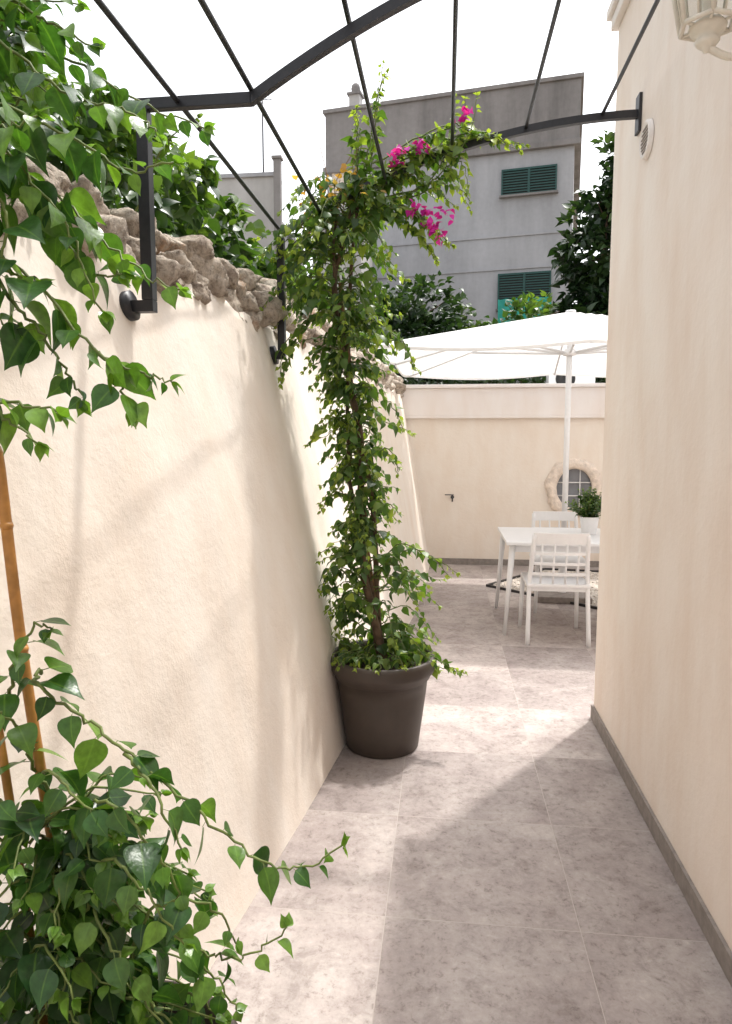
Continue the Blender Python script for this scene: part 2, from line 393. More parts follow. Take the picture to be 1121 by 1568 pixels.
# ---------------------------------------------------------------- pergola
pg=empty('steel_pergola')
def az(X,k): return 2.98-k*(.84-X)**2
for j,(Y,k,xs) in enumerate([(3.31,.173,-.79),(2.05,.225,-.57),(.79,.225,-.57),(-.47,.225,-.57),(-1.73,.225,-.57)]):
    pts=[(xs+(.838-xs)*i/24,Y,az(xs+(.838-xs)*i/24,k)) for i in range(25)]
    V=[];F=[]
    for p in pts:
        for dy,dz in ((-.013,-.016),(.013,-.016),(.013,.016),(-.013,.016)): V.append((p[0],p[1]+dy,p[2]+dz))
    for i in range(24):
        for q in range(4): F.append((i*4+q,i*4+(q+1)%4,(i+1)*4+(q+1)%4,(i+1)*4+q))
    F+=[(0,1,2,3),(99,98,97,96)]
    mesh_obj('arch_%d'%j,V,F,M_black,pg)
    px=-.79 if j==0 else -.90
    if j>0:
        zz=az(-.57,k); box('flat_%d'%j,(px-.018,Y-.013,zz-.016),(-.571,Y+.013,zz+.016),M_black,pg,.002)
        zt=zz+.0
    else: zt=az(-.79,k)
    box('post_%d'%j,(px-.0175,Y-.0175,1.97),(px+.0175,Y+.0175,zt-.017),M_black,pg,.002)
    wx=wall_x(Y,1.99)
    box('foot_arm_%d'%j,(wx-.02,Y-.0175,1.935),(px+.0175,Y+.0175,1.969),M_black,pg,.002)
    o=lathe('wall_flange_%d'%j,[(0,.012),(.045,.012),(.045,-.03),(0,-.03)],M_black,pg,24)
    o.rotation_euler=(0,math.radians(80),0); o.location=(wx+.012,Y,1.955)
    box('wall_plate_%d'%j,(.828,Y-.03,2.90),(.8415,Y+.03,3.06),M_black,pg,.002)
for i,(X,Z) in enumerate([(-.79,2.535),(-.57,2.535),(-.285,2.73),(.017,2.87),(.346,2.945),(.678,2.985)]):
    tube('rod_%d'%i,[(X,-2,Z),(X,3.32,Z+(.03 if i==1 else 0))],.008,M_black,pg,8)

wv=empty('wall_vent',(.84,3.156,2.81)); wv.rotation_euler=(0,math.radians(-90),0)
lathe('rim',[(0,.012),(.058,.012),(.066,.02),(.075,.016),(.078,0)],M_trim,wv,40)
for i in range(7):
    yy=-.045+.015*i; h=math.sqrt(.056**2-yy*yy); box('slat_%d'%i,(yy-.0025,-h,.0125),(yy+.0025,h,.0165),M_base,wv)

# lantern
M_glass,nt,b=newmat('lantern_glass'); b.inputs['Base Color'].default_value=(.9,.92,.9,1); b.inputs['Roughness'].default_value=.08; b.inputs['Transmission Weight'].default_value=.95; b.inputs['IOR'].default_value=1.1
v_=coords(nt); nn=noise_node(nt,40,2,.5,v_); bump(nt,nn.outputs[0],b,.1,.002)
ln=empty('wall_lantern',(.63,1.88,2.56))
M_cream=simple('cream_painted_metal',(.74,.69,.60),.45,0,.06,30)
def hexring(r,z): return [(r*math.cos(math.radians(60*k+20)),r*math.sin(math.radians(60*k+20)),z) for k in range(6)]
b0=hexring(.066,0); t0=hexring(.118,.24)
for k in range(6):
    tube('stile_%d'%k,[b0[k],t0[k]],.006,M_cream,ln,8); tube('rail_b%d'%k,[b0[k],b0[(k+1)%6]],.006,M_cream,ln); tube('rail_t%d'%k,[t0[k],t0[(k+1)%6]],.008,M_cream,ln)
    m0=[(b0[k][i]+b0[(k+1)%6][i])/2 for i in range(3)]; m1=[(t0[k][i]+t0[(k+1)%6][i])/2 for i in range(3)]
    tube('glazing_bar_%d'%k,[m0,m1],.003,M_cream,ln,6)
    tube('bottom_spoke_%d'%k,[b0[k],(0,0,-.004)],.004,M_cream,ln,6)
V=hexring(.063,.004)+hexring(.114,.237)
mesh_obj('panes',V,[(k,(k+1)%6,(k+1)%6+6,k+6) for k in range(6)],M_glass,ln)
lathe('bottom_cup',[(.0,.008),(.036,.006),(.044,-.004),(.040,-.014),(.026,-.020),(.022,-.030),(.030,-.036),(.022,-.046),(.010,-.052),(.009,-.060),(0,-.063)],M_cream,ln,32)
lathe('roof',[(.138,.245),(.13,.26),(.07,.31),(.045,.33),(.02,.34),(.012,.37),(.018,.385),(0,.40)],M_cream,ln,6,smooth=False)
lathe('bulb',[(.012,0.01),(.014,.06),(.028,.09),(.03,.12),(.02,.145),(0,.155)],M_cream,ln,20)
arm=[(.0,0,-.05),(.06,0,-.075),(.12,0,-.05),(.15,0,-.01),(.205,0,.02)]
tube('scroll_arm',[tuple(p) for p in catmull(arm,8)],.009,M_cream,ln)
sc=[(.1+.03*(1-t/14)*math.cos(t*.7),0,-.03+.03*(1-t/14)*math.sin(t*.7)) for t in range(13)]
tube('scroll',sc,.006,M_cream,ln)
box('wall_rose',(.195,-.035,-.06),(.2105,.035,.10),M_cream,ln,.006)

# ---------------------------------------------------------------- furniture
def chair(loc,rot,name='garden_chair'):
    c=empty(name,loc,rot); hw=.215
    for sx in (-1,1):
        pts=[(sx*(hw+.01),-.03,0),(sx*hw,.03,.44),(sx*(hw-.01),.015,.60),(sx*(hw-.02),-.045,.84)]
        tube('back_leg_%s'%('l' if sx<0 else 'r'),[tuple(p) for p in catmull(pts,6)],[.017]*19,M_white,c,10)
        tube('front_leg_%s'%('l' if sx<0 else 'r'),[(sx*(hw+.012),.48,0),(sx*hw,.45,.44)],[.015,.019],M_white,c,10)
    box('seat',(-hw-.02,.0,.435),(hw+.02,.475,.465),M_white,c,.012)
    box('apron_front',(-hw,.44,.405),(hw,.455,.434),M_white,c,.004); box('apron_back',(-hw,.02,.405),(hw,.035,.434),M_white,c,.004)
    def strip(nm,z0,z1,y0,y1,th=.014):
        V=[];F=[];n=12
        for i in range(n+1):
            x=-hw+.015+(2*hw-.03)*i/n; cv=-.025*(1-(2*i/n-1)**2)
            for yy,z in ((y0+cv,z0),(y0+cv+th,z0),(y1+cv+th,z1),(y1+cv,z1)): V.append((x,yy,z))
        for i in range(n):
            for q in range(4): F.append((i*4+q,(i+1)*4+q,(i+1)*4+(q+1)%4,i*4+(q+1)%4))
        F+=[(3,2,1,0),(n*4,n*4+1,n*4+2,n*4+3)]
        mesh_obj(nm,V,F,M_white,c)
    def yb(z): return float(np.interp(z,[.44,.6,.84],[.025,.01,-.05]))
    strip('top_rail',.775,.86,yb(.775),yb(.86))
    for i,z in enumerate((.54,.62,.70)): strip('slat_%d'%i,z-.011,z+.011,yb(z),yb(z)+0)
    for i in range(4):
        x=-.135+.09*i; cv=-.025*(1-(x/.2)**2)
        tube('spindle_%d'%i,[(x,yb(z)+cv+.007,z) for z in (.466,.6,.78)],.008,M_white,c,6)
    return c
chair((.865,5.17,0),0); chair((1.05,6.6,0),math.pi,'garden_chair.001'); chair((1.47,5.2,0),-.1,'garden_chair.002')
tb=empty('outdoor_table')
box('table_top',(.49,5.36,.725),(2.1,6.30,.75),M_white,tb,.006)
box('apron_n',(.55,5.42,.665),(2.04,5.44,.724),M_white,tb,.003); box('apron_f',(.55,6.22,.665),(2.04,6.24,.724),M_white,tb,.003)
box('apron_l',(.55,5.441,.665),(.57,6.219,.724),M_white,tb,.003)
for i,(x,y) in enumerate(((.54,5.41),(.54,6.25),(2.05,5.41),(2.05,6.25))):
    sx=-1 if x<1 else 1; sy=-1 if y<6 else 1
    tube('leg_%d'%i,[(x+sx*.05,y+sy*.02,0),(x,y,.724)],[.014,.026],M_white,tb,10)
tpp=empty('potted_shrub',(1.22,5.9,.75))
lathe('white_pot',[(0,.0),(.055,0),(.06,.01),(.078,.14),(.08,.15),(.07,.15),(.066,.12),(0,.12)],M_white,tpp,32)
pl=Plant()
for i in range(70):
    a=rng.uniform(0,6.28); e=rng.uniform(.4,1.5); L=rng.uniform(.12,.24); d=np.array((math.cos(a)*math.cos(e),math.sin(a)*math.cos(e),math.sin(e)))
    b0_=np.array((0,0,.13)); vine(pl,[b0_,b0_+d*L*.5,b0_+d*L+np.array((0,0,.03))],.003,.0015,.016,.044,T_MID,tone=(.1,.6),droop=.0,jit=.002,seg=3)
pl.build('shrub_foliage',[M_ivy,M_green],tpp)

# umbrella
um=empty('patio_umbrella',(1.16,6.75,0),math.radians(-3)) 
M_canvas,nt,b=newmat('white_canvas'); b.inputs['Base Color'].default_value=(.85,.85,.84,1); b.inputs['Roughness'].default_value=.9
v_=coords(nt); nn=noise_node(nt,4,5,.6,v_); rr=ramp(nt,nn.outputs[0],[(.3,(.80,.80,.79)),(.7,(.86,.86,.85))]); nt.links.new(rr.outputs[0],b.inputs['Base Color'])
tr=N(nt,'ShaderNodeBsdfTranslucent'); tr.inputs[0].default_value=(.85,.85,.84,1); mx=N(nt,'ShaderNodeMixShader'); mx.inputs[0].default_value=.38
nt.links.new(b.outputs[0],mx.inputs[1]); nt.links.new(tr.outputs[0],mx.inputs[2]); nt.links.new(mx.outputs[0],nt.nodes['Material Output'].inputs[0])
A,B,ZE,ZA=1.66,1.32,2.30,2.74
def cz(u,v):
    m=max(abs(u),abs(v)); mn=min(abs(u),abs(v)); z=ZE+(ZA-ZE)*(1-m)
    q=mn/m if m>1e-6 else 0
    return z-.045*m*math.sin(math.pi*q)
V=[];F=[];g=40
for i in range(g+1):
    for j in range(g+1):
        u=-1+2*i/g; v=-1+2*j/g; V.append((u*A,v*B,cz(u,v)))
for i in range(g):
    for j in range(g): F.append((i*(g+1)+j,(i+1)*(g+1)+j,(i+1)*(g+1)+j+1,i*(g+1)+j+1))
mesh_obj('canopy',V,F,M_canvas,um,True)
hem=[]
for i in range(g): hem.append((-1+2*i/g,-1))
for i in range(g): hem.append((1,-1+2*i/g))
for i in range(g): hem.append((1-2*i/g,1))
for i in range(g): hem.append((-1,1-2*i/g))
V=[];F=[]
for u,v in hem: V.append((u*A*1.001,v*B*1.001,cz(u,v)+.001)); V.append((u*A*1.002,v*B*1.002,cz(u,v)-.025))
n=len(hem); F=[(2*i,2*((i+1)%n),2*((i+1)%n)+1,2*i+1) for i in range(n)]
mesh_obj('hem',V,F,M_canvas,um)
tube('pole',[(0,0,.05),(0,0,2.72)],.027,M_white,um,20)
lathe('finial',[(.03,2.72),(.05,2.735),(.045,2.75),(.012,2.756),(0,2.76)],M_white,um,20)
lathe('crown',[(.028,2.33),(.06,2.335),(.065,2.36),(.05,2.39),(.028,2.40)],M_white,um,24)
k=0
for u,v in ((-1,-1),(0,-1),(1,-1),(1,0),(1,1),(0,1),(-1,1),(-1,0)):
    pts=[(u*A*t,v*B*t,cz(u*t if u or v else 0,v*t)-.022) for t in (.02,.5,1)]
    tube('rib_%d'%k,pts,.010,M_white,um,8); tube('strut_%d'%k,[(u*.055,v*.055,2.36),(u*A*.55,v*B*.55,cz(u*.55,v*.55)-.03)],.012,M_white,um,8); k+=1
box('umbrella_base',(-.25,-.25,.002),(.25,.25,.06),M_base,um,.01)
lathe('base_sleeve',[(.04,.06),(.04,.30),(.03,.31)],M_white,um,20)

# ---------------------------------------------------------------- planters
def planter(name,loc,h=.46,R=.26):
    p=empty(name,loc)
    prof=[(0,0),(.175,0),(.183,.006),(.193,.08),(.22,.28),(.228,.35),(.235,.352),(.24,.356),(.245,.372),(.258,.385),(.265,.40),(.266,.44),(.262,.455),(.252,.46),(.24,.455),(.235,.43),(.23,.40)]
    prof=[(r*R/.266,z*h/.46) for r,z in prof]
    lathe('pot_body',prof,M_potbrown,p,64)
    V=[(0,0,.41*h/.46)];F=[]
    for r in range(1,7):
        for k in range(36):
            a=2*math.pi*k/36; q=.235*R/.266*r/6; x,y=q*math.cos(a),q*math.sin(a); V.append((x,y,.40*h/.46+.03*noise.noise((x*14,y*14,loc[0]))))
    for k in range(36): F.append((0,1+k,1+(k+1)%36))
    for r in range(5):
        for k in range(36): F.append((1+r*36+k,1+(r+1)*36+k,1+(r+1)*36+(k+1)%36,1+r*36+(k+1)%36))
    mesh_obj('soil',V,F,M_soil,p,True)
    return p
PC=(-.30,3.34); P2=(-.56,.98)
p1=planter('bougainvillea_planter',(PC[0],PC[1],0),.475,.268)
p2=planter('foreground_planter',(P2[0],P2[1],0),.46,.25)

AX=[(.40,-.30,3.36),(.97,-.385,3.37),(1.55,-.435,3.37),(2.0,-.49,3.36),(2.31,-.52,3.35),(2.6,-.475,3.33),(3.0,-.33,3.33)]
def axis(z): return np.array([np.interp(z,[a[0] for a in AX],[a[1] for a in AX]),np.interp(z,[a[0] for a in AX],[a[2] for a in AX]),z])
def lim(p):
    p=np.array(p)
    if 0<p[2]<2.1: p[0]=max(p[0],wall_x(p[1],p[2])+.03)
    return p
pl=Plant()
for k,(ox,oy,r,tw) in enumerate([(0,-.02,.021,.0),(.03,.0,.016,2),(-.025,.0,.014,4)]):
    pts=[]
    for i in range(26):
        z=.38+2.25*i/25; a=axis(z); pts.append((a[0]+ox+.024*math.sin(z*5+tw)+rng.normal(0,.003),a[1]+oy+.022*math.cos(z*5+tw),z))
    pl.tube(pts,[r*(1-.5*i/25)*rng.uniform(.9,1.1) for i in range(26)],2,8)
sk=[(axis(z)[0]+.008,axis(z)[1]+.01,z) for z in np.linspace(.38,2.3,14)]
pl.tube(sk,.0105,3,8)
def R(z):
    return float(np.interp(z,[.42,.55,.75,.95,1.05,1.35,1.8,2.05,2.35,2.6,2.8,3.0],[.22,.30,.34,.28,.17,.16,.17,.25,.34,.35,.30,.2]))
for i in range(400):
    z=rng.uniform(.45,2.75)
    if z<1.0 and rng.random()<.35: continue
    a=axis(z); an=rng.uniform(0,6.283); L=R(z)*rng.uniform(.45,1.2)
    d=np.array((math.cos(an),math.sin(an),0)); up=rng.uniform(-.1,.6)
    p0=a; p1_=a+d*L*.5+np.array((0,0,up*L*.6)); p2_=a+d*L+np.array((0,0,up*L*.6-rng.uniform(.1,.6)*L))
    vine(pl,[lim(p0),lim(p1_),lim(p2_)],.0035,.0014,.027,.055,T_MID,tone=(.0,.75),start=.26,jit=.004,limit=lim,seg=4)
for i in range(26):
    an=rng.uniform(0,6.28); a=np.array((PC[0]+.1*math.cos(an),PC[1]+.1*math.sin(an),.46)); d=np.array((math.cos(an),math.sin(an),0)); L=rng.uniform(.12,.24)
    vine(pl,[a,a+d*L*.6+np.array((0,0,.06)),a+d*L+np.array((0,0,.02))],.003,.0014,.026,.05,T_MID,tone=(.2,.8),jit=.004,limit=lim,seg=4)
SH=[[(.0-.30,3.36,.55),(-.12,3.33,.50),(.02,3.30,.44),(.09,3.28,.42)],
    [(-.36,3.36,.85),(-.2,3.33,1.0),(-.06,3.3,.98),(.03,3.3,.88)],
    [(-.36,3.36,.8),(-.5,3.3,.98),(-.6,3.25,.95)],
    [(-.36,3.36,.7),(-.52,3.28,.92),(-.60,3.2,.82)],
    [(-.46,3.33,2.55),(-.38,3.33,2.85),(-.33,3.33,3.1),(-.30,3.33,3.27)],
    [(-.46,3.33,2.6),(-.42,3.33,2.9),(-.44,3.33,3.05)],
    [(-.42,3.33,2.7),(-.15,3.3,2.82),(.1,3.28,2.9),(.34,3.28,2.86)],
    [(-.42,3.33,2.65),(-.1,3.3,2.72),(.05,3.28,2.86),(.07,3.28,3.07)],
    [(-.42,3.33,2.7),(-.18,3.28,2.85),(.0,3.26,2.78),(.1,3.25,2.62)],
    [(-.45,3.33,2.55),(-.25,3.28,2.62),(-.1,3.26,2.55),(.02,3.25,2.42)],
    [(-.45,3.33,2.5),(-.3,3.28,2.58),(-.15,3.26,2.50),(-.05,3.25,2.38)],
    [(-.45,3.33,2.6),(-.25,3.28,2.75),(-.1,3.26,2.72),(.03,3.25,2.6)],
    [(-.3,3.33,2.8),(-.05,3.31,2.95),(.12,3.31,2.95),(.22,3.3,2.88)],
    [(-.5,3.35,2.1),(-.35,3.28,2.1),(-.2,3.25,2.0),(-.15,3.24,1.88)],
    [(-.5,3.35,2.1),(-.62,3.28,2.12),(-.74,3.25,1.95),(-.78,3.24,1.8)],
    [(-.5,3.35,2.4),(-.66,3.3,2.5),(-.8,3.3,2.42)],
    [(-.46,3.36,1.75),(-.36,3.28,1.8),(-.25,3.25,1.7),(-.2,3.24,1.6)],
    [(-.46,3.36,1.6),(-.56,3.28,1.66),(-.64,3.26,1.56)],
    [(-.43,3.36,1.45),(-.3,3.28,1.5),(-.22,3.25,1.42)],
    [(-.42,3.36,1.25),(-.54,3.28,1.28),(-.6,3.26,1.2)],
    [(-.42,3.36,1.22),(-.3,3.28,1.25),(-.22,3.26,1.15)]]
for s in SH:
    for rep in range(2 if s[0][2]<2.3 else 3):
        q=[np.array(p)+rng.normal(0,.02,3)*(rep>0)*1.3 for p in s]; vine(pl,q,.0045,.0016,.024,.055,T_MID,tone=(.2,.9),start=.12,jit=.004)
for c in [(-.24,3.25,2.80),(-.22,3.22,2.84),(-.15,3.2,2.58),(-.10,3.2,2.56),(-.07,3.2,2.50),(-.03,3.2,2.47),(-.01,3.2,2.56),(.07,3.24,2.99),(-.12,3.24,2.86)]:
    for i in range(12):
        o=rng.normal(0,.017,3); pl.leaf(np.array(c)+o,rng.normal(0,1,3),.030,rng.uniform(0,1),T_MID,4,wx=1.3)
for c in [(-.5,3.3,2.72),(-.6,3.3,2.65),(-.42,3.3,2.74),(-.66,3.3,2.6)]:
    for i in range(18): pl.leaf(np.array(c)+rng.normal(0,.05,3),rng.normal(0,1,3),.037,rng.uniform(0,1),T_MID,5)
for i in range(8):
    a=np.array((-.5,3.32,2.55)); e=a+np.array((rng.uniform(-.25,.1),rng.uniform(-.05,.05),rng.uniform(.2,.42))); pl.tube(catmull([a,(a+e)/2+rng.normal(0,.03,3),e],5),.0018,3,4)
pl.build('bougainvillea',[M_leafB,M_green,M_bark,M_stake,M_flower,M_dry],p1,(PC[0],PC[1],0))

# foreground plant
pl=Plant()
stk=[(-.655,1.1,.38),(-.672,1.1,.605),(-.706,1.1,.862),(-.742,1.1,1.2),(-.763,1.1,1.5),(-.77,1.1,1.53)]
pl.tube(catmull(stk,4),.0095,3,12)
for z in (.7,.95,1.18,1.4):
    xx=float(np.interp(z,[p[2] for p in stk],[p[0] for p in stk])); pl.tube([(xx,1.1,z-.006),(xx,1.1,z),(xx,1.1,z+.006)],[.0096,.0115,.0096],3,12)
pl.tube([(-.70,1.06,.38),(-.76,1.06,1.0),(-.79,1.06,1.27)],.0075,3,12)
P=[[(-.70,1.09,1.15),(-.673,1.04,1.135),(-.60,1.045,1.085),(-.53,1.047,1.027),(-.409,1.05,.929),(-.309,1.053,.852),(-.243,1.059,.83),(-.162,1.072,.863)],
   [(-.64,1.1,.62),(-.538,1.065,.7305),(-.45,1.07,.68),(-.389,1.073,.645),(-.33,1.08,.65),(-.264,1.092,.696)],
   [(-.75,1.08,1.1),(-.718,1.042,1.18),(-.68,1.05,1.235),(-.653,1.056,1.23)],
   [(-.66,1.1,.7),(-.6,1.03,.92),(-.52,1.0,.95),(-.44,1.0,.85),(-.42,1.0,.75)],
   [(-.66,1.1,.6),(-.55,1.0,.86),(-.47,.97,.84),(-.40,.97,.74)],
   [(-.66,1.1,.6),(-.58,1.0,.78),(-.50,.95,.72),(-.43,.95,.62)],
   [(-.70,1.1,.9),(-.66,1.02,1.0),(-.6,1.0,.98),(-.53,1.0,.90)],
   [(-.62,1.1,.5),(-.5,1.02,.6),(-.42,1.0,.55)],
   [(-.66,1.1,.65),(-.6,1.03,.80),(-.52,1.04,.86),(-.45,1.04,.82)],
   [(-.64,1.1,.5),(-.52,1.1,.64),(-.42,1.1,.60),(-.36,1.1,.52)],
   [(-.60,1.05,.45),(-.47,1.08,.56),(-.38,1.1,.50)],
   [(-.53,1.047,1.027),(-.46,1.0,.99),(-.41,.98,.90)],
   [(-.60,1.1,.5),(-.48,1.02,.76),(-.38,1.02,.78),(-.34,1.04,.70)],
   [(-.72,1.1,.95),(-.71,1.02,1.08),(-.74,.98,1.12)]]
for s in P: vine(pl,s,.0036,.0016,.029,.058,T_NEAR,tone=(.1,.85),jit=.003,droop=.6)
for i in range(92):
    z=rng.uniform(.45,1.0); a=np.array((-.64-.06*z+rng.normal(0,.02),1.08+rng.normal(0,.04),z*.9)); an=rng.uniform(-2.6,1.0); L=rng.uniform(.12,.30)*(1.2-.4*z)
    d=np.array((math.cos(an),math.sin(an)*.8,0)); up=rng.uniform(.1,.8)
    vine(pl,[lim(a),lim(a+d*L*.5+np.array((0,0,up*L*.7))),lim(a+d*L+np.array((0,0,up*L-.3*L)))],.0032,.0015,.029,.054,T_NEAR,tone=(-.1,.75),start=.15,jit=.003,seg=5,limit=lim)
pl.build('climbing_vine',[M_leaf,M_green,M_bark,M_bamboo],p2,(P2[0],P2[1],0))

# overhead vine hanging from pergola
pl=Plant()
OV=[[(-1.05,1.35,2.35),(-.922,1.273,2.134),(-.82,1.28,2.07),(-.723,1.281,1.998),(-.61,1.282,1.887),(-.505,1.288,1.825)],
    [(-1.0,1.25,2.2),(-.849,1.159,1.941),(-.711,1.162,1.815),(-.607,1.161,1.701),(-.53,1.165,1.665),(-.475,1.17,1.644)],
    [(-1.066,1.49,2.424),(-.867,1.51,2.395),(-.6945,1.519,2.295),(-.537,1.53,2.231)],
    [(-1.0,1.3,2.3),(-.8875,1.233,2.195),(-.709,1.244,2.112),(-.589,1.25,2.04),(-.50,1.262,2.052)],
    [(-.95,1.1,1.8),(-.796,1.031,1.636),(-.681,1.041,1.605),(-.618,1.047,1.594)],
    [(-.9,1.06,1.7),(-.76,1.035,1.62),(-.70,1.035,1.58),(-.659,1.038,1.552)],
    [(-.95,1.25,2.3),(-.80,1.165,2.03),(-.765,1.16,1.93),(-.77,1.15,1.85),(-.71,1.16,1.82)],
    [(-1.0,1.35,2.4),(-.85,1.3,2.3),(-.72,1.3,2.2),(-.62,1.32,2.18),(-.55,1.32,2.13)],
    [(-1.0,1.3,2.35),(-.85,1.2,2.15),(-.75,1.2,2.02),(-.68,1.2,1.93),(-.62,1.2,1.78)],
    [(-1.0,1.4,2.5),(-.87,1.35,2.42),(-.78,1.35,2.36),(-.70,1.36,2.32)],
    [(-.95,1.2,2.25),(-.82,1.15,2.12),(-.76,1.15,2.08),(-.70,1.16,2.1)],
    [(-.95,1.2,2.05),(-.84,1.14,1.9),(-.80,1.13,1.78),(-.75,1.13,1.74)],
    [(-.849,1.159,1.941),(-.76,1.15,1.80),(-.70,1.15,1.73),(-.66,1.15,1.66),(-.63,1.15,1.62)],
    [(-.607,1.161,1.701),(-.57,1.16,1.66),(-.55,1.165,1.60)],
    [(-.82,1.28,2.07),(-.72,1.26,1.92),(-.66,1.26,1.86),(-.60,1.26,1.86)]]
for s in OV: vine(pl,s,.0040,.0018,.029,.072,T_NEAR,tone=(.1,.95),jit=.003,droop=.75)
for i in range(30):
    a=np.array((rng.uniform(-1.15,-.98),rng.uniform(1.3,1.6),rng.uniform(2.2,2.5))); d=np.array((rng.uniform(.1,.25),rng.uniform(-.1,.1),rng.uniform(-.15,.12)))
    vine(pl,[a,a+d*.5+np.array((0,0,.05)),a+d],.003,.0016,.034,.062,T_NEAR,tone=(.1,.8),jit=.003,seg=5)
pl.build('hanging_vine',[M_leaf,M_green])

# ivy on terrace behind the wall
pl=Plant()
def ivytop(y): return 2.50+.18*noise.noise((y*.9,1.,2.))+ (.18 if y<1.9 else 0)+(.20 if 2.2<y<4.4 else 0)+.1*noise.noise((y*3,1,4))
for i in range(13500):
    y=rng.uniform(.6,1) if rng.random()<.05 else rng.uniform(1.0,8.3); x0=wall_x(y,2.1)-.15; dx=rng.uniform(0,1)**1.4*.8
    top=ivytop(y)+.30*dx
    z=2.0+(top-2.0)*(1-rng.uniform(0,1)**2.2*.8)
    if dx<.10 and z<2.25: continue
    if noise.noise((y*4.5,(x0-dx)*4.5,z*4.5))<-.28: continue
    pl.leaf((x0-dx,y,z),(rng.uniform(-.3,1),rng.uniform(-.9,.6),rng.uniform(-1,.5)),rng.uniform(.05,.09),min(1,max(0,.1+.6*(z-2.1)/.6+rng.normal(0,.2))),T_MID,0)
for i in range(40):
    y=rng.uniform(1,7); x=wall_x(y,2.1)-rng.uniform(.1,.5); a=np.array((x,y,2.3)); d=np.array((rng.uniform(-.1,.25),rng.uniform(-.2,.2),rng.uniform(.15,.45)))
    vine(pl,[a,a+d*.6,a+d+np.array((.05,0,-.04))],.004,.0016,.03,.055,T_MID,tone=(.3,.9),jit=.004,seg=4)
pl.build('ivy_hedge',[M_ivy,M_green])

# ---------------------------------------------------------------- background trees
def tree(name,base,h,crowns,nleaf,size,mats=(M_tree,),trunk=.12,tone=(0,.9),thr=-.1,bias=0):
    pl=Plant(); b=np.array(base,float)
    pl.tube([b,b+np.array((.05,0,h*.3)),b+np.array((0,0,h*.8))],[trunk,trunk*.7,trunk*.25],1,10)
    for (cx,cy,cz_,rx,ry,rz) in crowns:
        c=b+np.array((cx,cy,cz_)); s=b+np.array((0,0,h*rng.uniform(.25,.5)))
        pl.tube([s,(s+c)/2+rng.normal(0,.1,3),c],[trunk*.45,trunk*.3,trunk*.1],1,7)
        for q in range(5):
            e=c+rng.normal(0,.5,3)*np.array((rx,ry,rz)); pl.tube([c,(c+e)/2+rng.normal(0,.05,3),e],[trunk*.12,.01,.005],1,5)
    tot=sum(c[3]*c[4]*c[5] for c in crowns)
    for (cx,cy,cz_,rx,ry,rz) in crowns:
        n=int(nleaf*rx*ry*rz/tot)
        for i in range(n):
            d=rng.normal(0,1,3); d/=np.linalg.norm(d); r=rng.uniform(.35,1)**.6*(1+.35*noise.noise(Vector(d)*2.2+Vector(b)))
            p=b+np.array((cx,cy,cz_))+d*r*np.array((rx,ry,rz))
            if noise.noise(Vector(p)*2.6)<thr: continue
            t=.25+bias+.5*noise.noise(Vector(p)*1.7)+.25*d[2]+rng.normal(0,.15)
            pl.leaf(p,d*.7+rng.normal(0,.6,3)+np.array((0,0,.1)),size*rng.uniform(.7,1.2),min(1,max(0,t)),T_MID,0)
    return pl.build(name,[mats[0],M_bark])
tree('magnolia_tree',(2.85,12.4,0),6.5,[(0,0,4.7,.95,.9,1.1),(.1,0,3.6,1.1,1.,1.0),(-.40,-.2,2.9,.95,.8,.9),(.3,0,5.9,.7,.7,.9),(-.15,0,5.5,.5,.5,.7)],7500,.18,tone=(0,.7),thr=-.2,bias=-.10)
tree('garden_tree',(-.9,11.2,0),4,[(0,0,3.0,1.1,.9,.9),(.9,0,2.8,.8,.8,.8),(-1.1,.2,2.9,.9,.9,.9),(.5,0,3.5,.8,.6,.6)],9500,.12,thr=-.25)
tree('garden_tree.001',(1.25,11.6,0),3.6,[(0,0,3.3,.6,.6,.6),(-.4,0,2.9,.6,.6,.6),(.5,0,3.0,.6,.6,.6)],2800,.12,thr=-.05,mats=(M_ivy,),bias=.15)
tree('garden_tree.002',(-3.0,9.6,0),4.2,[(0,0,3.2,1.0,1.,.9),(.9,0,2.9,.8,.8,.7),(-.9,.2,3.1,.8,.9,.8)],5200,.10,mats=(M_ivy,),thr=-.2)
pl=Plant()
for i in range(8000):
    x=rng.uniform(-1.5,5); top=2.75+.25*noise.noise((x*1.3,0,8)); z=rng.uniform(1.7,top); y=9.6+rng.uniform(-.4,.4)
    pl.leaf((x,y,z),(rng.uniform(-1,1),rng.uniform(-1,.2),rng.uniform(-1,.8)),rng.uniform(.07,.12),min(1,max(0,rng.normal(.3,.2))),T_FAR,0)
for i in range(14): pl.tube([(-1.3+.45*i,9.6,0),(-1.3+.45*i+rng.normal(0,.1),9.6,2.2)],[.03,.01],1,6)
pl.build('hedge',[M_tree,M_bark])
ac=empty('air_conditioner',(1.55,8.9,0))
box('support_pier',(-.25,-.13,0),(.25,.15,2.12),M_render2,ac)
box('casing',(-.28,-.12,2.122),(.28,.12,2.44),M_white,ac,.012)
g_=lathe('fan_grille',[(0,0),(.03,0),(.03,.004),(.10,.004),(.10,0),(.12,0)],M_dark,ac,24); g_.rotation_euler=(math.radians(90),0,0); g_.location=(-.08,-.124,2.29)

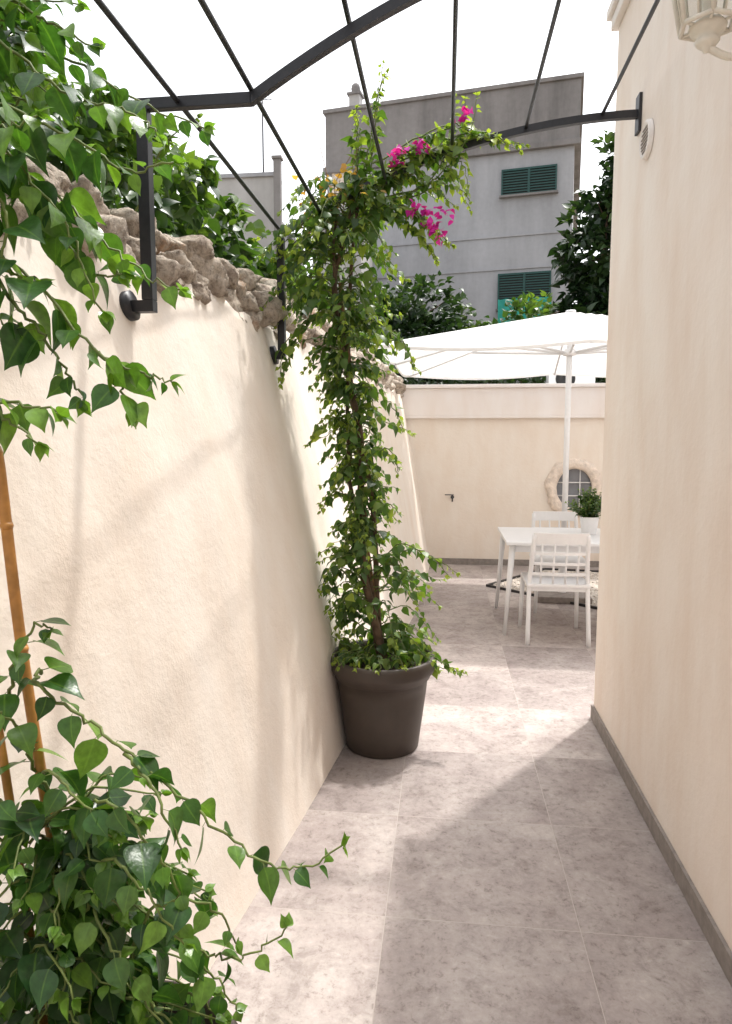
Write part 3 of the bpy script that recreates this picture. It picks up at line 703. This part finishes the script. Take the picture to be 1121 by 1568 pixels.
# ---------------------------------------------------------------- buildings
gbd=empty('apartment_building',(-3.34,19.60,0),math.atan2(18.44-19.60,3.247+3.34))
W=6.70
box('lower_walls',(0,0,0),(W-.12,9,8.86),M_render,gbd)
box('string_course',(-.08,-.12,8.862),(W+.02,9.1,9.0),M_conc,gbd,.01)
box('attic_storey',(-.02,-.05,9.002),(W,9.05,10.42),M_conc,gbd)
box('parapet_cap',(-.08,-.11,10.422),(W+.06,9.1,10.52),M_conc,gbd,.01)
box('mid_band',(-.02,-.03,6.78),(W-.10,-.001,6.83),M_render,gbd)
box('floor_slab',(-.02,-.03,5.95),(W-.10,-.001,5.99),M_render,gbd)
def shutter(i,x0,x1,z0,z1):
    s=empty('shutter_window_%d'%i,(0,0,0),0,gbd)
    box('recess',(x0,-.012,z0),(x1,-.001,z1),M_dark,s)
    box('frame_top',(x0-.04,-.06,z1),(x1+.04,-.002,z1+.05),M_shut,s); box('frame_l',(x0-.04,-.06,z0),(x0,-.002,z1-.001),M_shut,s); box('frame_r',(x1,-.06,z0),(x1+.04,-.002,z1-.001),M_shut,s)
    box('frame_mid',((x0+x1)/2-.03,-.055,z0),((x0+x1)/2+.03,-.013,z1-.001),M_shut,s); box('sill',(x0-.08,-.12,z0-.05),(x1+.08,-.002,z0-.001),M_conc,s)
    n=int((z1-z0)/.065)
    for q in range(n):
        z=z0+(q+.15)*(z1-z0)/n; box('louvre_%d'%q,(x0+.002,-.045,z),(x1-.002,-.02,z+.032),M_shut,s)
shutter(0,W*.721,W*.916,7.80,8.40); shutter(1,W*.715,W*.905,4.95,5.80)
V=[];F=[]
for i in range(25):
    for j in range(5): V.append((W*.715+W*.2*i/24,-.30+.05*math.sin(i*1.3)+.02*j,5.15-.30*j))
for i in range(24):
    for j in range(4): F.append((i*5+j,(i+1)*5+j,(i+1)*5+j+1,i*5+j+1))
mesh_obj('teal_awning',V,F,M_teal,gbd,True)
box('chimney',(.55,.3,10.521),(.85,.6,11.0),M_render2,gbd); box('chimney_cap',(.5,.25,11.001),(.9,.65,11.06),M_conc,gbd); lathe('chimney_pot',[(.1,11.06),(.13,11.2),(.11,11.3),(.05,11.35),(0,11.35)],M_conc,gbd,16,(.7,.45,0))
lh=empty('pale_house',(0,0,0))
box('block_a',(-6.4,15.5,0),(-4.1,20,6.8),M_render2,lh); box('parapet_a',(-6.45,15.45,6.801),(-4.05,20.05,6.9),M_render2,lh)
box('block_b',(-5.0,15.0,0),(-3.7,15.49,7.15),M_render2,lh); box('cap_b',(-5.05,14.95,7.151),(-3.65,15.5,7.23),M_render,lh)
box('flue',(-3.65,14.7,0),(-3.50,14.85,7.4),M_conc,lh,.01); box('flue_cap',(-3.68,14.67,7.401),(-3.47,14.88,7.45),M_conc,lh)
box('block_c',(-3.0,15.6,0),(-1.9,18,6.8),M_render2,lh); box('window_c',(-2.7,15.58,6.0),(-2.2,15.599,6.5),M_dark,lh)
box('chimney_c',(-2.6,15.9,6.801),(-2.2,16.3,7.5),M_sur,lh); box('chimney_c_cap',(-2.65,15.85,7.501),(-2.15,16.35,7.58),M_conc,lh)
an=empty('tv_antenna',(-4.15,15.8,6.8))
tube('mast',[(0,0,.1),(0,0,2.6)],.018,M_black,an,6)
tube('boom',[(-.28,0,2.3),(.28,0,2.3)],.008,M_black,an,5)
for i in range(5): tube('element_%d'%i,[(-.22+.1*i,-.2,2.31),(-.22+.1*i,.2,2.31)],.006,M_black,an,5)

# ---------------------------------------------------------------- light
sd=Vector((.236,.33,.9135)).normalized()
sun=bpy.data.lights.new('sun','SUN'); sun.energy=2.9; sun.angle=math.radians(1.6); sun.color=(1,.96,.90)
so=bpy.data.objects.new('sun',sun); link(so); so.rotation_euler=(-sd).to_track_quat('-Z','Y').to_euler(); so.location=(5,8,20)
wd=bpy.data.worlds.new('World'); S.world=wd; wd.use_nodes=True; nt=wd.node_tree
sky=nt.nodes.new('ShaderNodeTexSky'); sky.sky_type='NISHITA'; sky.sun_disc=False; sky.sun_elevation=math.radians(66); sky.sun_rotation=math.radians(35.6); sky.dust_density=4; sky.air_density=1
hs=nt.nodes.new('ShaderNodeHueSaturation'); hs.inputs['Saturation'].default_value=.12; hs.inputs['Value'].default_value=2.5
nt.links.new(sky.outputs[0],hs.inputs['Color']); nt.links.new(hs.outputs[0],nt.nodes['Background'].inputs[0]); nt.nodes['Background'].inputs[1].default_value=.15

# ---------------------------------------------------------------- camera
cam=bpy.data.cameras.new('camera'); cam.sensor_fit='VERTICAL'; cam.sensor_height=36; cam.lens=24; cam.clip_end=1000; cam.clip_start=.02
co=bpy.data.objects.new('camera',cam); link(co); co.location=(0,0,1.55); co.rotation_euler=(math.radians(90-6.1),0,math.radians(6.55)); S.camera=co
print('verts',sum(len(o.data.vertices) for o in S.objects if o.type=='MESH'))
